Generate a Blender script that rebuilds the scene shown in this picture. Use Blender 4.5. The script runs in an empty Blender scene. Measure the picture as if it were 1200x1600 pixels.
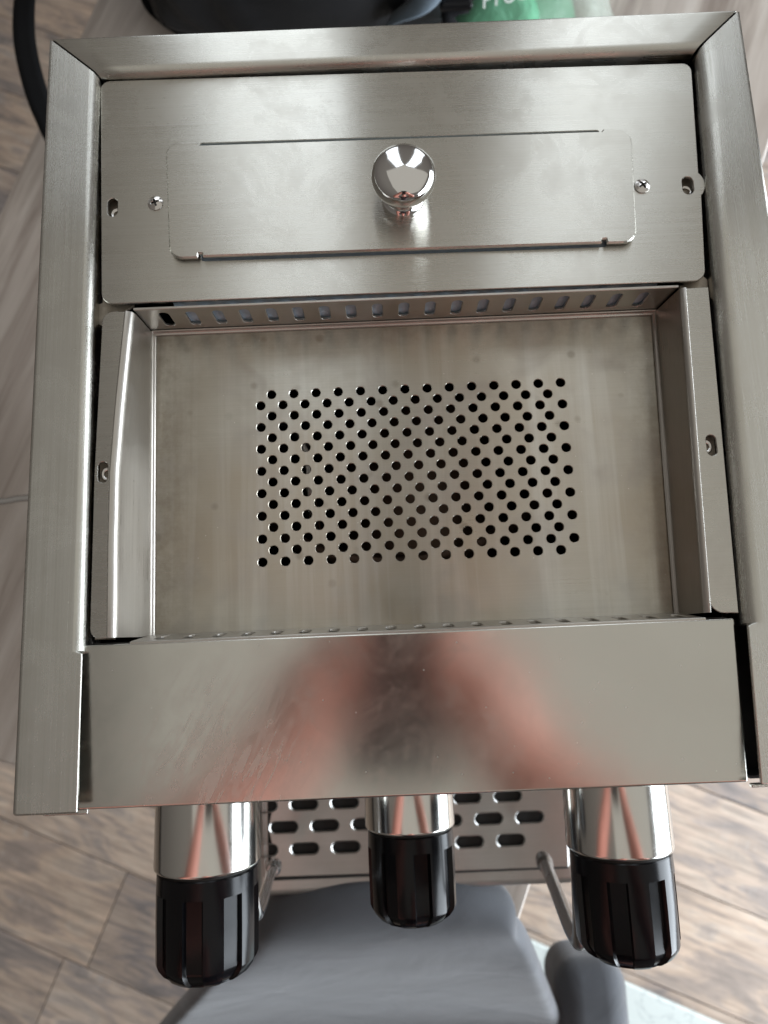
import bpy, bmesh, math, random
from mathutils import Vector, Matrix
from mathutils.geometry import delaunay_2d_cdt
R = math.radians
random.seed(7)
sc = bpy.context.scene
COL = sc.collection

# ------------------------------------------------------------------ camera
RIM = 1.13                      # height of the machine's top rim above the floor
TABLE = 0.75
CAM = Vector((0, 0, RIM + 0.266))
FPX, TILT, ROLL = 1110.0, R(10.1), R(2.4)
U0 = Vector((0, math.cos(TILT), math.sin(TILT)))
FWD = Vector((0, math.sin(TILT), -math.cos(TILT)))
RGT = Vector((1, 0, 0)) * math.cos(ROLL) - U0 * math.sin(ROLL)
UPV = Vector((1, 0, 0)) * math.sin(ROLL) + U0 * math.cos(ROLL)
cd = bpy.data.cameras.new('camera')
cd.sensor_fit = 'VERTICAL'; cd.sensor_height = 36.0; cd.sensor_width = 27.0
cd.lens = FPX / 1600 * 36.0
cd.clip_start = 0.02; cd.clip_end = 50
cd.dof.use_dof = True; cd.dof.focus_distance = 0.285; cd.dof.aperture_fstop = 10.5
cam = bpy.data.objects.new('camera', cd); COL.objects.link(cam)
rot = Matrix((RGT, UPV, -FWD)).transposed()
cam.matrix_world = Matrix.Translation(CAM) @ rot.to_4x4()
sc.camera = cam

def at(px, py, z):
    d = FWD + RGT * ((px - 600) / FPX) - UPV * ((py - 800) / FPX)
    return CAM + d * ((z - CAM.z) / d.z)

# ------------------------------------------------------------------ room light
w = bpy.data.worlds.new('World'); sc.world = w; w.use_nodes = True
nt = w.node_tree; nt.nodes.clear()
o_ = nt.nodes.new('ShaderNodeOutputWorld'); bg = nt.nodes.new('ShaderNodeBackground')
tc = nt.nodes.new('ShaderNodeTexCoord'); sx = nt.nodes.new('ShaderNodeSeparateXYZ')
rp = nt.nodes.new('ShaderNodeValToRGB')
nt.links.new(tc.outputs['Generated'], sx.inputs[0]); nt.links.new(sx.outputs['Z'], rp.inputs[0])
nt.links.new(rp.outputs[0], bg.inputs[0]); nt.links.new(bg.outputs[0], o_.inputs[0])
e = rp.color_ramp.elements
e[0].position = 0.0; e[0].color = (0.11, 0.10, 0.092, 1)       # walls
e[1].position = 0.80; e[1].color = (0.185, 0.172, 0.158, 1)       # ceiling
k = e.new(0.35); k.color = (0.14, 0.128, 0.118, 1)
bg.inputs[1].default_value = 1.0

def window(name, loc, target, sx_, sy_, power, color):
    l = bpy.data.lights.new(name, 'AREA'); l.shape = 'RECTANGLE'; l.size = sx_; l.size_y = sy_
    l.energy = power; l.color = color
    o = bpy.data.objects.new(name, l); COL.objects.link(o)
    o.location = loc
    o.rotation_euler = (Vector(target) - Vector(loc)).to_track_quat('-Z', 'Y').to_euler()
    return o
DAY = (0.84, 0.92, 1.0)
window('window_light', (1.9, -0.3, 1.02), (0, -0.3, 1.02), 3.0, 1.5, 128, DAY)
for x0, x1 in ((-0.37, -0.225), (-0.215, -0.05), (0.35, 0.69)):       # panes of the window behind the machine
    window('window_light', ((x0 + x1) / 2, 1.3, 2.10), ((x0 + x1) / 2, 0, 2.10), x1 - x0, 1.7, 12.0 * (x1 - x0), DAY)
window('ceiling_bounce_fill', (0.80, -0.30, 2.6), (0.80, -0.30, 0), 2.84, 2.7, 7.4, (1.0, 0.99, 0.915))  # added area lamp standing in for light bounced off the unseen ceiling
sc.view_settings.view_transform = 'Standard'; sc.view_settings.look = 'None'
sc.view_settings.exposure = 0.18; sc.view_settings.gamma = 1.0
sc.render.engine = 'CYCLES'

# ------------------------------------------------------------------ material kit
class NT:
    def __init__(s, name):
        s.m = bpy.data.materials.new(name); s.m.use_nodes = True
        s.t = s.m.node_tree; s.n = s.t.nodes
        s.p = s.n['Principled BSDF']
    def add(s, t, **kw):
        n = s.n.new(t)
        for k, v in kw.items(): setattr(n, k, v)
        return n
    def put(s, sock, v):
        if isinstance(v, bpy.types.NodeSocket): s.t.links.new(v, sock)
        else:
            if hasattr(v, '__len__') and len(v) == 3 and sock.type == 'RGBA': v = (*v, 1)
            sock.default_value = v
    def coord(s, which='Object', scale=(1, 1, 1), rot=(0, 0, 0), shift=None):
        c = s.add('ShaderNodeTexCoord'); mp = s.add('ShaderNodeMapping')
        s.t.links.new(c.outputs[which], mp.inputs[0])
        if any(rot):
            mr = s.add('ShaderNodeMapping'); mr.inputs['Rotation'].default_value = rot
            s.t.links.new(c.outputs[which], mr.inputs[0]); s.t.links.new(mr.outputs[0], mp.inputs[0])
        mp.inputs['Scale'].default_value = scale
        if shift is not None: s.put(mp.inputs['Location'], shift)
        return mp.outputs[0]
    def noise(s, vec, scale, detail=3, rough=0.5, dist=0.0):
        n = s.add('ShaderNodeTexNoise'); s.t.links.new(vec, n.inputs['Vector'])
        n.inputs['Scale'].default_value = scale; n.inputs['Detail'].default_value = detail
        n.inputs['Roughness'].default_value = rough; n.inputs['Distortion'].default_value = dist
        return n.outputs['Fac']
    def ramp(s, fac, *stops):
        r = s.add('ShaderNodeValToRGB'); s.t.links.new(fac, r.inputs[0])
        el = r.color_ramp.elements
        while len(el) < len(stops): el.new(0.5)
        for q, (p, c) in zip(el, stops):
            q.position = p; q.color = (c, c, c, 1) if not hasattr(c, '__len__') else (*c, 1)
        return r.outputs[0]
    def mix(s, fac, a, b, mode='MIX'):
        m = s.add('ShaderNodeMix', data_type='RGBA', blend_type=mode)
        s.put(m.inputs['Factor'], fac)
        for sock, v in ((m.inputs['A'], a), (m.inputs['B'], b)):
            if not isinstance(v, bpy.types.NodeSocket) and len(v) == 3: v = (*v, 1)
            s.put(sock, v)
        return m.outputs['Result']
    def math(s, op, a, b=0.0, clamp=False):
        m = s.add('ShaderNodeMath', operation=op); m.use_clamp = clamp
        s.put(m.inputs[0], a); s.put(m.inputs[1], b); return m.outputs[0]
    def bump(s, h, strength, dist):
        b = s.add('ShaderNodeBump'); b.inputs['Strength'].default_value = strength
        b.inputs['Distance'].default_value = dist; s.t.links.new(h, b.inputs['Height'])
        s.t.links.new(b.outputs[0], s.p.inputs['Normal'])
    def set(s, **kw):
        for k, v in kw.items(): s.put(s.p.inputs[k.replace('_', ' ')], v)

def steel(name, grain='X', base=(0.57, 0.556, 0.508), rough=0.27, aniso=0.96, dirt=0.3, stain=None, dust=0.25, bumpf=1.0, tangent=None):
    """brushed stainless sheet: grain along an axis, smudges, dust specks and fine scratches"""
    k = NT(name)
    gs = {'X': (9, 2200, 2200), 'Y': (2200, 9, 2200)}[grain]
    g = k.noise(k.coord(scale=gs), 1.0, 4, 0.65)
    big = k.noise(k.coord(scale=(1, 1, 1)), 17, 5, 0.6, 0.4)
    mid = k.noise(k.coord(scale=(1, 1, 1)), 75, 4, 0.65, 0.8)
    sm = k.ramp(big, (0.36, 0.0), (0.68, 1.0))
    blot = k.ramp(mid, (0.50, 0.0), (0.72, 1.0))
    c = k.mix(k.math('MULTIPLY', sm, 0.55 * dirt), base, tuple(v * f for v, f in zip(base, (0.80, 0.755, 0.68))))
    c = k.mix(k.math('MULTIPLY', blot, 0.30 * dirt), c, tuple(v * f for v, f in zip(base, (0.72, 0.68, 0.62))))
    c = k.mix(0.16, c, k.ramp(g, (0.3, 0.35), (0.7, 0.75)), 'OVERLAY')
    if stain:
        st = k.noise(k.coord(scale=(1, 1, 1), shift=(0.3, 0.1, 0.2)), 9.5, 3, 0.5, 0.5)
        c = k.mix(k.math('MULTIPLY', k.ramp(st, (0.42, 0.0), (0.66, 1.0)), 0.8), c, stain)
        refl_streak = k.noise(k.coord(scale=(150, 5, 1), shift=(0.7, 0.3, 0)), 1.0, 4, 0.6, 0.3)          # pale front-to-back streaks painted in as reflections
        c = k.mix(k.math('MULTIPLY', k.ramp(refl_streak, (0.48, 0.0), (0.70, 1.0)), 0.30), c, (0.66, 0.65, 0.60))
        vs = k.add('ShaderNodeTexVoronoi'); k.t.links.new(k.coord(), vs.inputs['Vector']); vs.inputs['Scale'].default_value = 95
        dk = k.math('MULTIPLY', k.ramp(vs.outputs['Distance'], (0.10, 1.0), (0.22, 0.0)), k.ramp(vs.outputs['Color'], (0.62, 0.0), (0.70, 0.5)))
        c = k.mix(dk, c, (0.22, 0.19, 0.15))                                                      # dried water spots
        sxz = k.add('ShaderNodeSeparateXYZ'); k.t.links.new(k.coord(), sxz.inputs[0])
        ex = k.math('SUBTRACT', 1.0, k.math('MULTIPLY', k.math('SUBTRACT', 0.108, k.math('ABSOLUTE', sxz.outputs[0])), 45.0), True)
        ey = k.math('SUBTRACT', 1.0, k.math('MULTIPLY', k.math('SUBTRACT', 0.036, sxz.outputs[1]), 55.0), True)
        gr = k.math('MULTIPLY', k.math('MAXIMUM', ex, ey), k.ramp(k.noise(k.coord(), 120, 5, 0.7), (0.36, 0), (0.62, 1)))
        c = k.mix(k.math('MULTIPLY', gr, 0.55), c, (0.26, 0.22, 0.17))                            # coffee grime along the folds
    # dust and specks
    v = k.add('ShaderNodeTexVoronoi'); k.t.links.new(k.coord(), v.inputs['Vector']); v.inputs['Scale'].default_value = 330
    v.inputs['Randomness'].default_value = 1.0
    pick = k.ramp(v.outputs['Color'], (0.80, 0.0), (0.83, 1.0))
    spk = k.math('MULTIPLY', k.ramp(v.outputs['Distance'], (0.04, 1.0), (0.085, 0.0)), pick)
    spk = k.math('MULTIPLY', spk, dust)
    c = k.mix(spk, c, (0.8, 0.78, 0.72))
    film = k.noise(k.coord(shift=(0.2, 0.9, 0.1)), 42, 6, 0.68, 0.7)
    film = k.math('MULTIPLY', k.ramp(film, (0.47, 0), (0.66, 1)), 0.30 * dirt)
    c = k.mix(film, c, (0.42, 0.39, 0.34))
    spk = k.math('ADD', spk, film, True)
    r = k.math('ADD', k.math('MULTIPLY', k.math('SUBTRACT', big, 0.5), 0.10), rough)
    r = k.math('ADD', r, k.math('MULTIPLY', k.math('SUBTRACT', g, 0.5), 0.12))
    r = k.math('ADD', r, k.math('MULTIPLY', spk, 0.4), True)
    tg = k.add('ShaderNodeCombineXYZ')
    tg.inputs[0].default_value = 0.0 if grain == 'X' else 1.0
    tg.inputs[1].default_value = 1.0 if grain == 'X' else 0.0
    if tangent:
        for q in range(3): tg.inputs[q].default_value = tangent[q]
    k.set(Base_Color=c, Metallic=k.math('SUBTRACT', 1.0, k.math('MULTIPLY', spk, 0.8)), Roughness=r, Anisotropic=aniso, Anisotropic_Rotation=0.0)
    k.t.links.new(tg.outputs[0], k.p.inputs['Tangent'])
    k.bump(k.math('ADD', g, k.math('MULTIPLY', big, 6.0)), 0.06 * bumpf, 0.00005)
    return k.m

M = {}
M['steel_x'] = steel('brushed_steel_crosswise', 'X')
M['steel_y'] = steel('brushed_steel_lengthwise', 'Y', dirt=0.32, rough=0.25)
M['steel_tray'] = steel('stained_tray_steel', 'X', base=(0.50, 0.485, 0.435), rough=0.30, dirt=0.85, stain=(0.40, 0.345, 0.27), dust=0.9)
M['steel_wall'] = steel('tray_wall_steel', 'Y', base=(0.50, 0.475, 0.44), rough=0.30, dirt=0.3, dust=0.5, tangent=(0, 0, 1), aniso=0.4)
M['steel_back'] = steel('tray_back_wall_steel', 'X', base=(0.52, 0.495, 0.455), rough=0.33, dirt=0.6, dust=0.4, tangent=(0, 0, 1), aniso=0.5)
M['steel_low'] = steel('grate_steel', 'X', base=(0.50, 0.495, 0.48), rough=0.3, dirt=0.4)

def m_polished():
    k = NT('polished_smudged_steel')
    big = k.noise(k.coord(), 11, 4, 0.6, 0.6)
    wipe = k.noise(k.coord(scale=(5, 42, 1), rot=(0, 0, R(38))), 5.0, 6, 0.7, 0.9)
    spots = k.noise(k.coord(), 95, 4, 0.7, 0.5)
    cloud = k.noise(k.coord(shift=(0.4, 0.2, 0)), 34, 6, 0.65, 1.0)
    c = k.mix(k.math('MULTIPLY', k.ramp(big, (0.4, 0), (0.7, 1)), 0.35), (0.61, 0.60, 0.55), (0.53, 0.51, 0.46))
    haze = k.math('MULTIPLY', k.ramp(wipe, (0.42, 0), (0.70, 1)), k.ramp(cloud, (0.44, 0), (0.60, 1)))
    c = k.mix(k.math('MULTIPLY', haze, 0.03), c, (0.72, 0.70, 0.62))
    v = k.add('ShaderNodeTexVoronoi'); k.t.links.new(k.coord(), v.inputs['Vector']); v.inputs['Scale'].default_value = 420
    spk = k.math('MULTIPLY', k.ramp(v.outputs['Distance'], (0.05, 1.0), (0.11, 0.0)), k.ramp(v.outputs['Color'], (0.80, 0), (0.83, 0.4)))
    c = k.mix(spk, c, (0.8, 0.78, 0.72))
    r = k.math('ADD', 0.18, k.math('MULTIPLY', k.ramp(cloud, (0.4, 0), (0.7, 1)), 0.06))
    r = k.math('ADD', r, k.math('MULTIPLY', k.ramp(spots, (0.5, 0), (0.75, 1)), 0.05))
    ln = k.add('ShaderNodeVectorMath', operation='LENGTH'); k.t.links.new(k.coord(shift=(0.078, 0.140, -0.375)), ln.inputs[0])
    patch = k.ramp(k.math('MULTIPLY', ln.outputs['Value'], 20.0), (0.25, 1.0), (0.85, 0.0))
    rub = k.noise(k.coord(scale=(14, 70, 1), rot=(0, 0, R(-62))), 3.0, 4, 0.6, 1.6)
    rub = k.math('MULTIPLY', k.math('MULTIPLY', k.ramp(rub, (0.44, 0), (0.66, 1)), patch), 1.0)
    c = k.mix(k.math('MULTIPLY', rub, 0.16), c, (0.74, 0.72, 0.66))
    r = k.math('ADD', r, k.math('MULTIPLY', rub, 0.11))
    r = k.math('ADD', r, spk, True)
    k.set(Base_Color=c, Metallic=k.math('SUBTRACT', 1.0, k.math('ADD', spk, k.math('MULTIPLY', rub, 0.10), True)), Roughness=r)
    k.bump(k.noise(k.coord(), 16, 2, 0.4), 0.25, 0.0008)
    return k.m
M['polished'] = m_polished()

def m_chrome(name, rough=0.05, base=(0.70, 0.69, 0.67)):
    k = NT(name)
    n = k.noise(k.coord(), 140, 4, 0.6)
    k.set(Base_Color=base, Metallic=1.0, Roughness=k.math('ADD', rough, k.math('MULTIPLY', n, 0.07)))
    return k.m
M['chrome'] = m_chrome('chrome')
M['collar'] = m_chrome('polished_collar', 0.13, (0.66, 0.65, 0.61))
M['screw'] = m_chrome('screw_steel', 0.16, (0.60, 0.57, 0.54))
M['wand'] = m_chrome('steam_wand_steel', 0.25, (0.33, 0.32, 0.31))
M['wand_bright'] = m_chrome('water_wand_steel', 0.14, (0.66, 0.67, 0.68))

def m_plain(name, col, rough=0.5, var=0.15, scale=60, spec=0.5, metallic=0.0, bump=0.0):
    k = NT(name)
    n = k.noise(k.coord(), scale, 5, 0.6)
    c = k.mix(k.ramp(n, (0.3, 0), (0.7, 1)), tuple(v * (1 - var) for v in col), tuple(min(1, v * (1 + var)) for v in col))
    k.set(Base_Color=c, Roughness=k.math('ADD', rough, k.math('MULTIPLY', k.math('SUBTRACT', n, 0.5), 0.15)), Metallic=metallic)
    k.p.inputs['Specular IOR Level'].default_value = spec
    if bump: k.bump(n, 0.4, bump)
    return k.m
M['plastic'] = m_plain('glossy_black_plastic', (0.0025, 0.0025, 0.0035), 0.22, 0.2, 90, 0.24)
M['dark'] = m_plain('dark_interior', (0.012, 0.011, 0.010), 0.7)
M['boiler'] = m_plain('boiler_brass', (0.16, 0.10, 0.07), 0.4, 0.4, 40, 0.5, 0.7)
M['ledge'] = m_plain('grimy_ledge_steel', (0.30, 0.26, 0.21), 0.5, 0.4, 160, 0.5, 0.6)
M['tank'] = m_plain('bluish_tank_plastic', (0.47, 0.56, 0.65), 0.3, 0.04)
M['rubber'] = m_plain('black_rubber', (0.02, 0.02, 0.02), 0.7)

def m_plank():
    k = NT('rustic_floor_plank')
    oi = k.add('ShaderNodeObjectInfo')
    sh = k.add('ShaderNodeCombineXYZ')
    k.put(sh.inputs[0], k.math('MULTIPLY', oi.outputs['Random'], 37.0)); k.put(sh.inputs[1], k.math('MULTIPLY', oi.outputs['Random'], 91.0))
    a = k.noise(k.coord(scale=(5.5, 19, 1), shift=sh.outputs[0]), 1.0, 6, 0.62, 0.9)
    b = k.noise(k.coord(scale=(7, 95, 1), shift=sh.outputs[0]), 1.0, 6, 0.7, 0.3)
    saw = k.noise(k.coord(scale=(130, 7, 1), shift=sh.outputs[0]), 1.0, 3, 0.6)
    c = k.ramp(a, (0.32, (0.060, 0.050, 0.052)), (0.42, (0.22, 0.165, 0.14)), (0.50, (0.50, 0.345, 0.235)), (0.57, (0.57, 0.43, 0.315)), (0.65, (0.30, 0.245, 0.215)), (0.74, (0.085, 0.072, 0.073)))
    pick = k.ramp(oi.outputs['Random'], (0.0, (0.10, 0.088, 0.09)), (0.25, (0.54, 0.375, 0.255)), (0.5, (0.19, 0.16, 0.15)), (0.75, (0.56, 0.41, 0.295)), (1.0, (0.36, 0.31, 0.28)))
    c = k.mix(0.42, c, pick)
    c = k.mix(0.7, c, k.ramp(b, (0.34, 0.2), (0.70, 0.85)), 'OVERLAY')
    white = k.math('MULTIPLY', k.ramp(k.noise(k.coord(scale=(4, 20, 1), shift=sh.outputs[0]), 1.3, 5, 0.7), (0.56, 0), (0.72, 1)), k.ramp(saw, (0.45, 0), (0.62, 1)))
    c = k.mix(k.math('MULTIPLY', white, 0.6), c, (0.50, 0.46, 0.42))
    c = k.mix(0.22, c, (0.44, 0.41, 0.385))
    k.set(Base_Color=c, Roughness=k.math('ADD', 0.33, k.math('MULTIPLY', b, 0.2)))
    k.bump(b, 0.25, 0.001)
    return k.m
M['plank'] = m_plank()

TANG = math.atan2(0.40, 1.0)        # table turned against the machine
def m_table():
    k = NT('pale_grey_oak_laminate')
    a = k.noise(k.coord(scale=(34, 2.4, 1), rot=(0, 0, TANG)), 1.0, 6, 0.65, 0.5)
    b = k.noise(k.coord(scale=(6, 0.9, 1), rot=(0, 0, TANG)), 1.0, 3, 0.5, 0.6)
    c = k.ramp(a, (0.34, (0.25, 0.20, 0.165)), (0.5, (0.47, 0.405, 0.35)), (0.66, (0.60, 0.54, 0.48)))
    c = k.mix(k.math('MULTIPLY', k.ramp(b, (0.45, 0), (0.7, 1)), 0.5), c, (0.33, 0.275, 0.24))
    k.set(Base_Color=c, Roughness=0.42); k.bump(a, 0.15, 0.0006)
    return k.m
M['table'] = m_table()

def m_fabric(name, col, rough=0.85, sheen=0.4, arcs=0.0):
    k = NT(name); k.p.inputs['Specular IOR Level'].default_value = 0.25
    n = k.noise(k.coord(), 900, 3, 0.6); big = k.noise(k.coord(), 5, 4, 0.55, 0.8)
    c = k.mix(k.ramp(big, (0.35, 0), (0.68, 1)), tuple(v * 0.72 for v in col), tuple(v * 1.22 for v in col))
    if arcs:
        wv = k.add('ShaderNodeTexWave', wave_type='RINGS'); k.t.links.new(k.coord(shift=(0.05, 0.55, 0)), wv.inputs['Vector'])
        wv.inputs['Scale'].default_value = 6.0; wv.inputs['Distortion'].default_value = 5.0; wv.inputs['Detail'].default_value = 3; wv.inputs['Detail Scale'].default_value = 1.5
        c = k.mix(k.math('MULTIPLY', wv.outputs['Fac'], arcs), c, tuple(v * 1.5 for v in col))
    k.set(Base_Color=c, Roughness=rough); k.p.inputs['Sheen Weight'].default_value = sheen
    k.bump(k.math('ADD', n, k.math('MULTIPLY', k.noise(k.coord(), 11, 3, 0.5, 1.2), 9.0)), 0.35, 0.0008)
    return k.m
M['chair'] = m_fabric('grey_velvet', (0.056, 0.060, 0.068), 0.75, 0.45, 0.5)
M['nylon'] = m_fabric('black_nylon', (0.009, 0.0095, 0.011), 0.5, 0.02)
M['nylon_grey'] = m_fabric('grey_nylon', (0.10, 0.13, 0.16), 0.55, 0.1)
M['strap'] = m_fabric('black_webbing', (0.004, 0.004, 0.005), 0.9, 0.0)

def m_rug():
    k = NT('pale_veined_rug')
    a = k.noise(k.coord(), 9, 5, 0.6, 1.5)
    vein = k.ramp(a, (0.47, 0.0), (0.5, 1.0), (0.53, 0.0))
    c = k.mix(k.math('MULTIPLY', vein, 0.5), (0.60, 0.64, 0.61), (0.33, 0.36, 0.36))
    k.set(Base_Color=c, Roughness=0.9); k.bump(k.noise(k.coord(), 300, 3), 0.5, 0.002)
    return k.m
M['rug'] = m_rug()
def m_film(name, col, alpha):
    k = NT(name)
    k.set(Base_Color=(*col, 1), Roughness=0.16, Alpha=alpha)
    k.bump(k.noise(k.coord(), 60, 5, 0.6, 1.0), 0.5, 0.004)
    return k.m
M['green_film'] = m_film('green_plastic_film', (0.22, 0.58, 0.36), 0.88)
M['clear_film'] = m_film('clear_plastic_film', (0.60, 0.68, 0.60), 0.45)
M['white_print'] = m_plain('white_print', (0.75, 0.8, 0.75), 0.5, 0.05)
M['skin'] = m_plain('skin', (0.62, 0.25, 0.19), 0.5, 0.1, 30)
M['shirt'] = m_fabric('dark_plum_cotton', (0.05, 0.032, 0.036), 0.9, 0.1)
M['trousers'] = m_fabric('dark_denim', (0.03, 0.035, 0.05), 0.9, 0.1)
M['hair'] = m_plain('dark_hair', (0.03, 0.02, 0.015), 0.5)
M['phone'] = m_plain('phone_black', (0.015, 0.015, 0.018), 0.25)
M['leg'] = m_plain('dark_metal_leg', (0.03, 0.03, 0.03), 0.4)

# ------------------------------------------------------------------ mesh kit (mm for the machine, metres elsewhere)
def link(name, me, mat, parent=None):
    o = bpy.data.objects.new(name, me); COL.objects.link(o)
    if mat is not None: me.materials.append(mat)
    if parent is not None: o.parent = parent
    return o
def mesh(name, verts, faces, mat, parent=None, smooth=None):
    me = bpy.data.meshes.new(name); me.from_pydata([tuple(v) for v in verts], [], faces); me.validate(); me.update()
    if smooth is not None:
        me.polygons.foreach_set('use_smooth', [True] * len(me.polygons)); me.set_sharp_from_angle(angle=R(smooth))
    return link(name, me, mat, parent)
def thing(name, label, cat, loc, group=None):
    o = bpy.data.objects.new(name, None); COL.objects.link(o); o.location = loc
    return tag(o, label, cat, group)
def tag(o, label, cat, group=None):
    o['label'] = label; o['category'] = cat
    if group: o['group'] = group
    return o
def copy_tree(o, parent=None):
    c = o.copy(); COL.objects.link(c); c.parent = parent
    for ch in o.children: copy_tree(ch, c)
    return c
def bevel(o, wd, seg=3, ang=35):
    b = o.modifiers.new('bevel', 'BEVEL'); b.width = wd; b.segments = seg; b.limit_method = 'ANGLE'; b.angle_limit = R(ang)
    b.harden_normals = True
    o.data.polygons.foreach_set('use_smooth', [True] * len(o.data.polygons))
    return o

def poly_area(p): return 0.5 * sum(p[i - 1][0] * p[i][1] - p[i][0] * p[i - 1][1] for i in range(len(p)))
def ccw(p): return list(p) if poly_area(p) > 0 else list(reversed(p))
def offset(p, d):              # CCW polygon, +d grows
    n = len(p); out = []
    for i in range(n):
        a, b, c = Vector(p[i - 1]), Vector(p[i]), Vector(p[(i + 1) % n])
        e1 = (b - a).normalized(); e2 = (c - b).normalized()
        nn = Vector((e1.y + e2.y, -e1.x - e2.x))
        if nn.length < 1e-6: out.append(p[i]); continue
        nn.normalize(); k = max(0.5, nn.dot(Vector((e1.y, -e1.x))))
        out.append((b.x + nn.x * d / k, b.y + nn.y * d / k))
    return out
def inside(pt, poly):
    x, y = pt; r = False
    for i in range(len(poly)):
        x1, y1 = poly[i - 1]; x2, y2 = poly[i]
        if (y1 > y) != (y2 > y) and x < (x2 - x1) * (y - y1) / (y2 - y1) + x1: r = not r
    return r
def roundpoly(pts, r, n=6):
    pts = ccw(pts); out = []; m = len(pts)
    rr = r if hasattr(r, '__len__') else [r] * m
    for i in range(m):
        a, b, c = Vector(pts[i - 1]), Vector(pts[i]), Vector(pts[(i + 1) % m])
        q = rr[i]
        if q <= 0: out.append(tuple(b)); continue
        e1 = (a - b).normalized(); e2 = (c - b).normalized()
        th = e1.angle(e2) / 2; t = q / math.tan(th); cen = b + (e1 + e2).normalized() * (q / math.sin(th))
        p0 = b + e1 * t; p1 = b + e2 * t
        a0 = math.atan2(p0.y - cen.y, p0.x - cen.x); a1 = math.atan2(p1.y - cen.y, p1.x - cen.x)
        d = (a1 - a0 + math.pi) % (2 * math.pi) - math.pi
        for j in range(n + 1):
            an = a0 + d * j / n; out.append((cen.x + q * math.cos(an), cen.y + q * math.sin(an)))
    return out
def circle(cx, cy, r, n=20, ph=0.0): return [(cx + r * math.cos(ph + 2 * math.pi * i / n), cy + r * math.sin(ph + 2 * math.pi * i / n)) for i in range(n)]
def stadium(cx, cy, wd, hg, n=8):
    out = []
    if wd >= hg:
        r = hg / 2; L = wd / 2 - r; ends = ((cx + L, cy, -90), (cx - L, cy, 90))
    else:
        r = wd / 2; L = hg / 2 - r; ends = ((cx, cy + L, 0), (cx, cy - L, 180))
    for ex, ey, a0 in ends:
        for j in range(n + 1):
            an = R(a0 + 180 * j / n); out.append((ex + r * math.cos(an), ey + r * math.sin(an)))
    return ccw(out)
def plate(name, outline, holes, z0, thick, ch, mat, parent, xf=None, unit=0.001, zfun=None, cho=None):
    """sheet with chamfered outline and real holes, cut by constrained triangulation"""
    base = [ccw(outline)] + [ccw(h) for h in holes]
    top = [offset(base[0], -(ch if cho is None else cho))] + [offset(h, ch) for h in base[1:]]
    flat = [p for L in top for p in L]; lid = [i for i, L in enumerate(top) for _ in L]
    edges = []; k = 0
    for L in top:
        n = len(L); edges += [(k + i, k + (i + 1) % n) for i in range(n)]; k += n
    vo, _, fo, ov, _, _ = delaunay_2d_cdt([Vector(p) for p in flat], edges, [], 0, 1e-5)
    mp = [o[0] if o else None for o in ov]
    tris = []
    for f in fo:
        ids = [mp[i] for i in f]
        if None in ids: continue
        c = (sum(flat[i][0] for i in ids) / 3, sum(flat[i][1] for i in ids) / 3)
        s = {lid[i] for i in ids}
        if len(s) == 1:
            q = s.pop()
            if q == 0 and not inside(c, top[0]): continue
            if q > 0 and inside(c, top[q]): continue
        elif 0 in s and not inside(c, top[0]): continue
        tris.append(ids)
    bf = [p for L in base for p in L]; N = len(flat)
    zf = zfun or (lambda x, y: 0.0)
    V = [(x, y, z0 + zf(x, y)) for x, y in flat] + [(x, y, z0 - ch + zf(x, y)) for x, y in bf] + [(x, y, z0 - thick) for x, y in bf]
    F = [tuple(t) for t in tris] + [tuple(N * 2 + i for i in reversed(t)) for t in tris]
    k = 0
    for li, L in enumerate(base):
        n = len(L)
        for i in range(n):
            a, b = k + i, k + (i + 1) % n
            for lo, hi in ((N, 0), (2 * N, N)):
                q = (lo + a, lo + b, hi + b, hi + a)
                F.append(q if li == 0 else tuple(reversed(q)))
        k += n
    if xf: V = [xf(*v) for v in V]
    return mesh(name, [tuple(c * unit for c in v) for v in V], F, mat, parent)
def sheet(name, rows, mat, parent, thick=0.9, unit=0.001, smooth=40, flip=False):
    n = len(rows[0]); V = [tuple(c * unit for c in p) for r in rows for p in r]; F = []
    for i in range(len(rows) - 1):
        for j in range(n - 1):
            q = (i * n + j, i * n + j + 1, (i + 1) * n + j + 1, (i + 1) * n + j)
            F.append(tuple(reversed(q)) if flip else q)
    o = mesh(name, V, F, mat, parent, smooth)
    if thick:
        s = o.modifiers.new('thickness', 'SOLIDIFY'); s.thickness = thick * unit; s.offset = -1
        wn = o.modifiers.new('normals', 'WEIGHTED_NORMAL'); wn.keep_sharp = True; wn.weight = 80
    return o
def lathe(name, prof, mat, parent, n=48, unit=0.001, smooth=40, loc=(0, 0, 0), axis='Z', cap=True):
    V, F = [], []
    for r_, z in prof:
        for i in range(n):
            a = 2 * math.pi * i / n; x, y = r_ * math.cos(a), r_ * math.sin(a)
            V.append((x, y, z) if axis == 'Z' else (x, -z, y))
    for s in range(len(prof) - 1):
        for i in range(n):
            F.append((s * n + i, s * n + (i + 1) % n, (s + 1) * n + (i + 1) % n, (s + 1) * n + i))
    if cap:
        F.append(tuple(reversed(range(n)))); F.append(tuple((len(prof) - 1) * n + i for i in range(n)))
    o = mesh(name, [tuple(c * unit for c in v) for v in V], F, mat, parent, smooth)
    o.location = loc; return o
def box(name, x0, x1, y0, y1, z0, z1, mat, parent, unit=0.001, bev=0.0, seg=3):
    V = [(x, y, z) for z in (z0, z1) for y in (y0, y1) for x in (x0, x1)]
    F = [(0, 2, 3, 1), (4, 5, 7, 6), (0, 1, 5, 4), (2, 6, 7, 3), (0, 4, 6, 2), (1, 3, 7, 5)]
    o = mesh(name, [tuple(c * unit for c in v) for v in V], F, mat, parent)
    if bev: bevel(o, bev * unit, seg)
    return o
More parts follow.
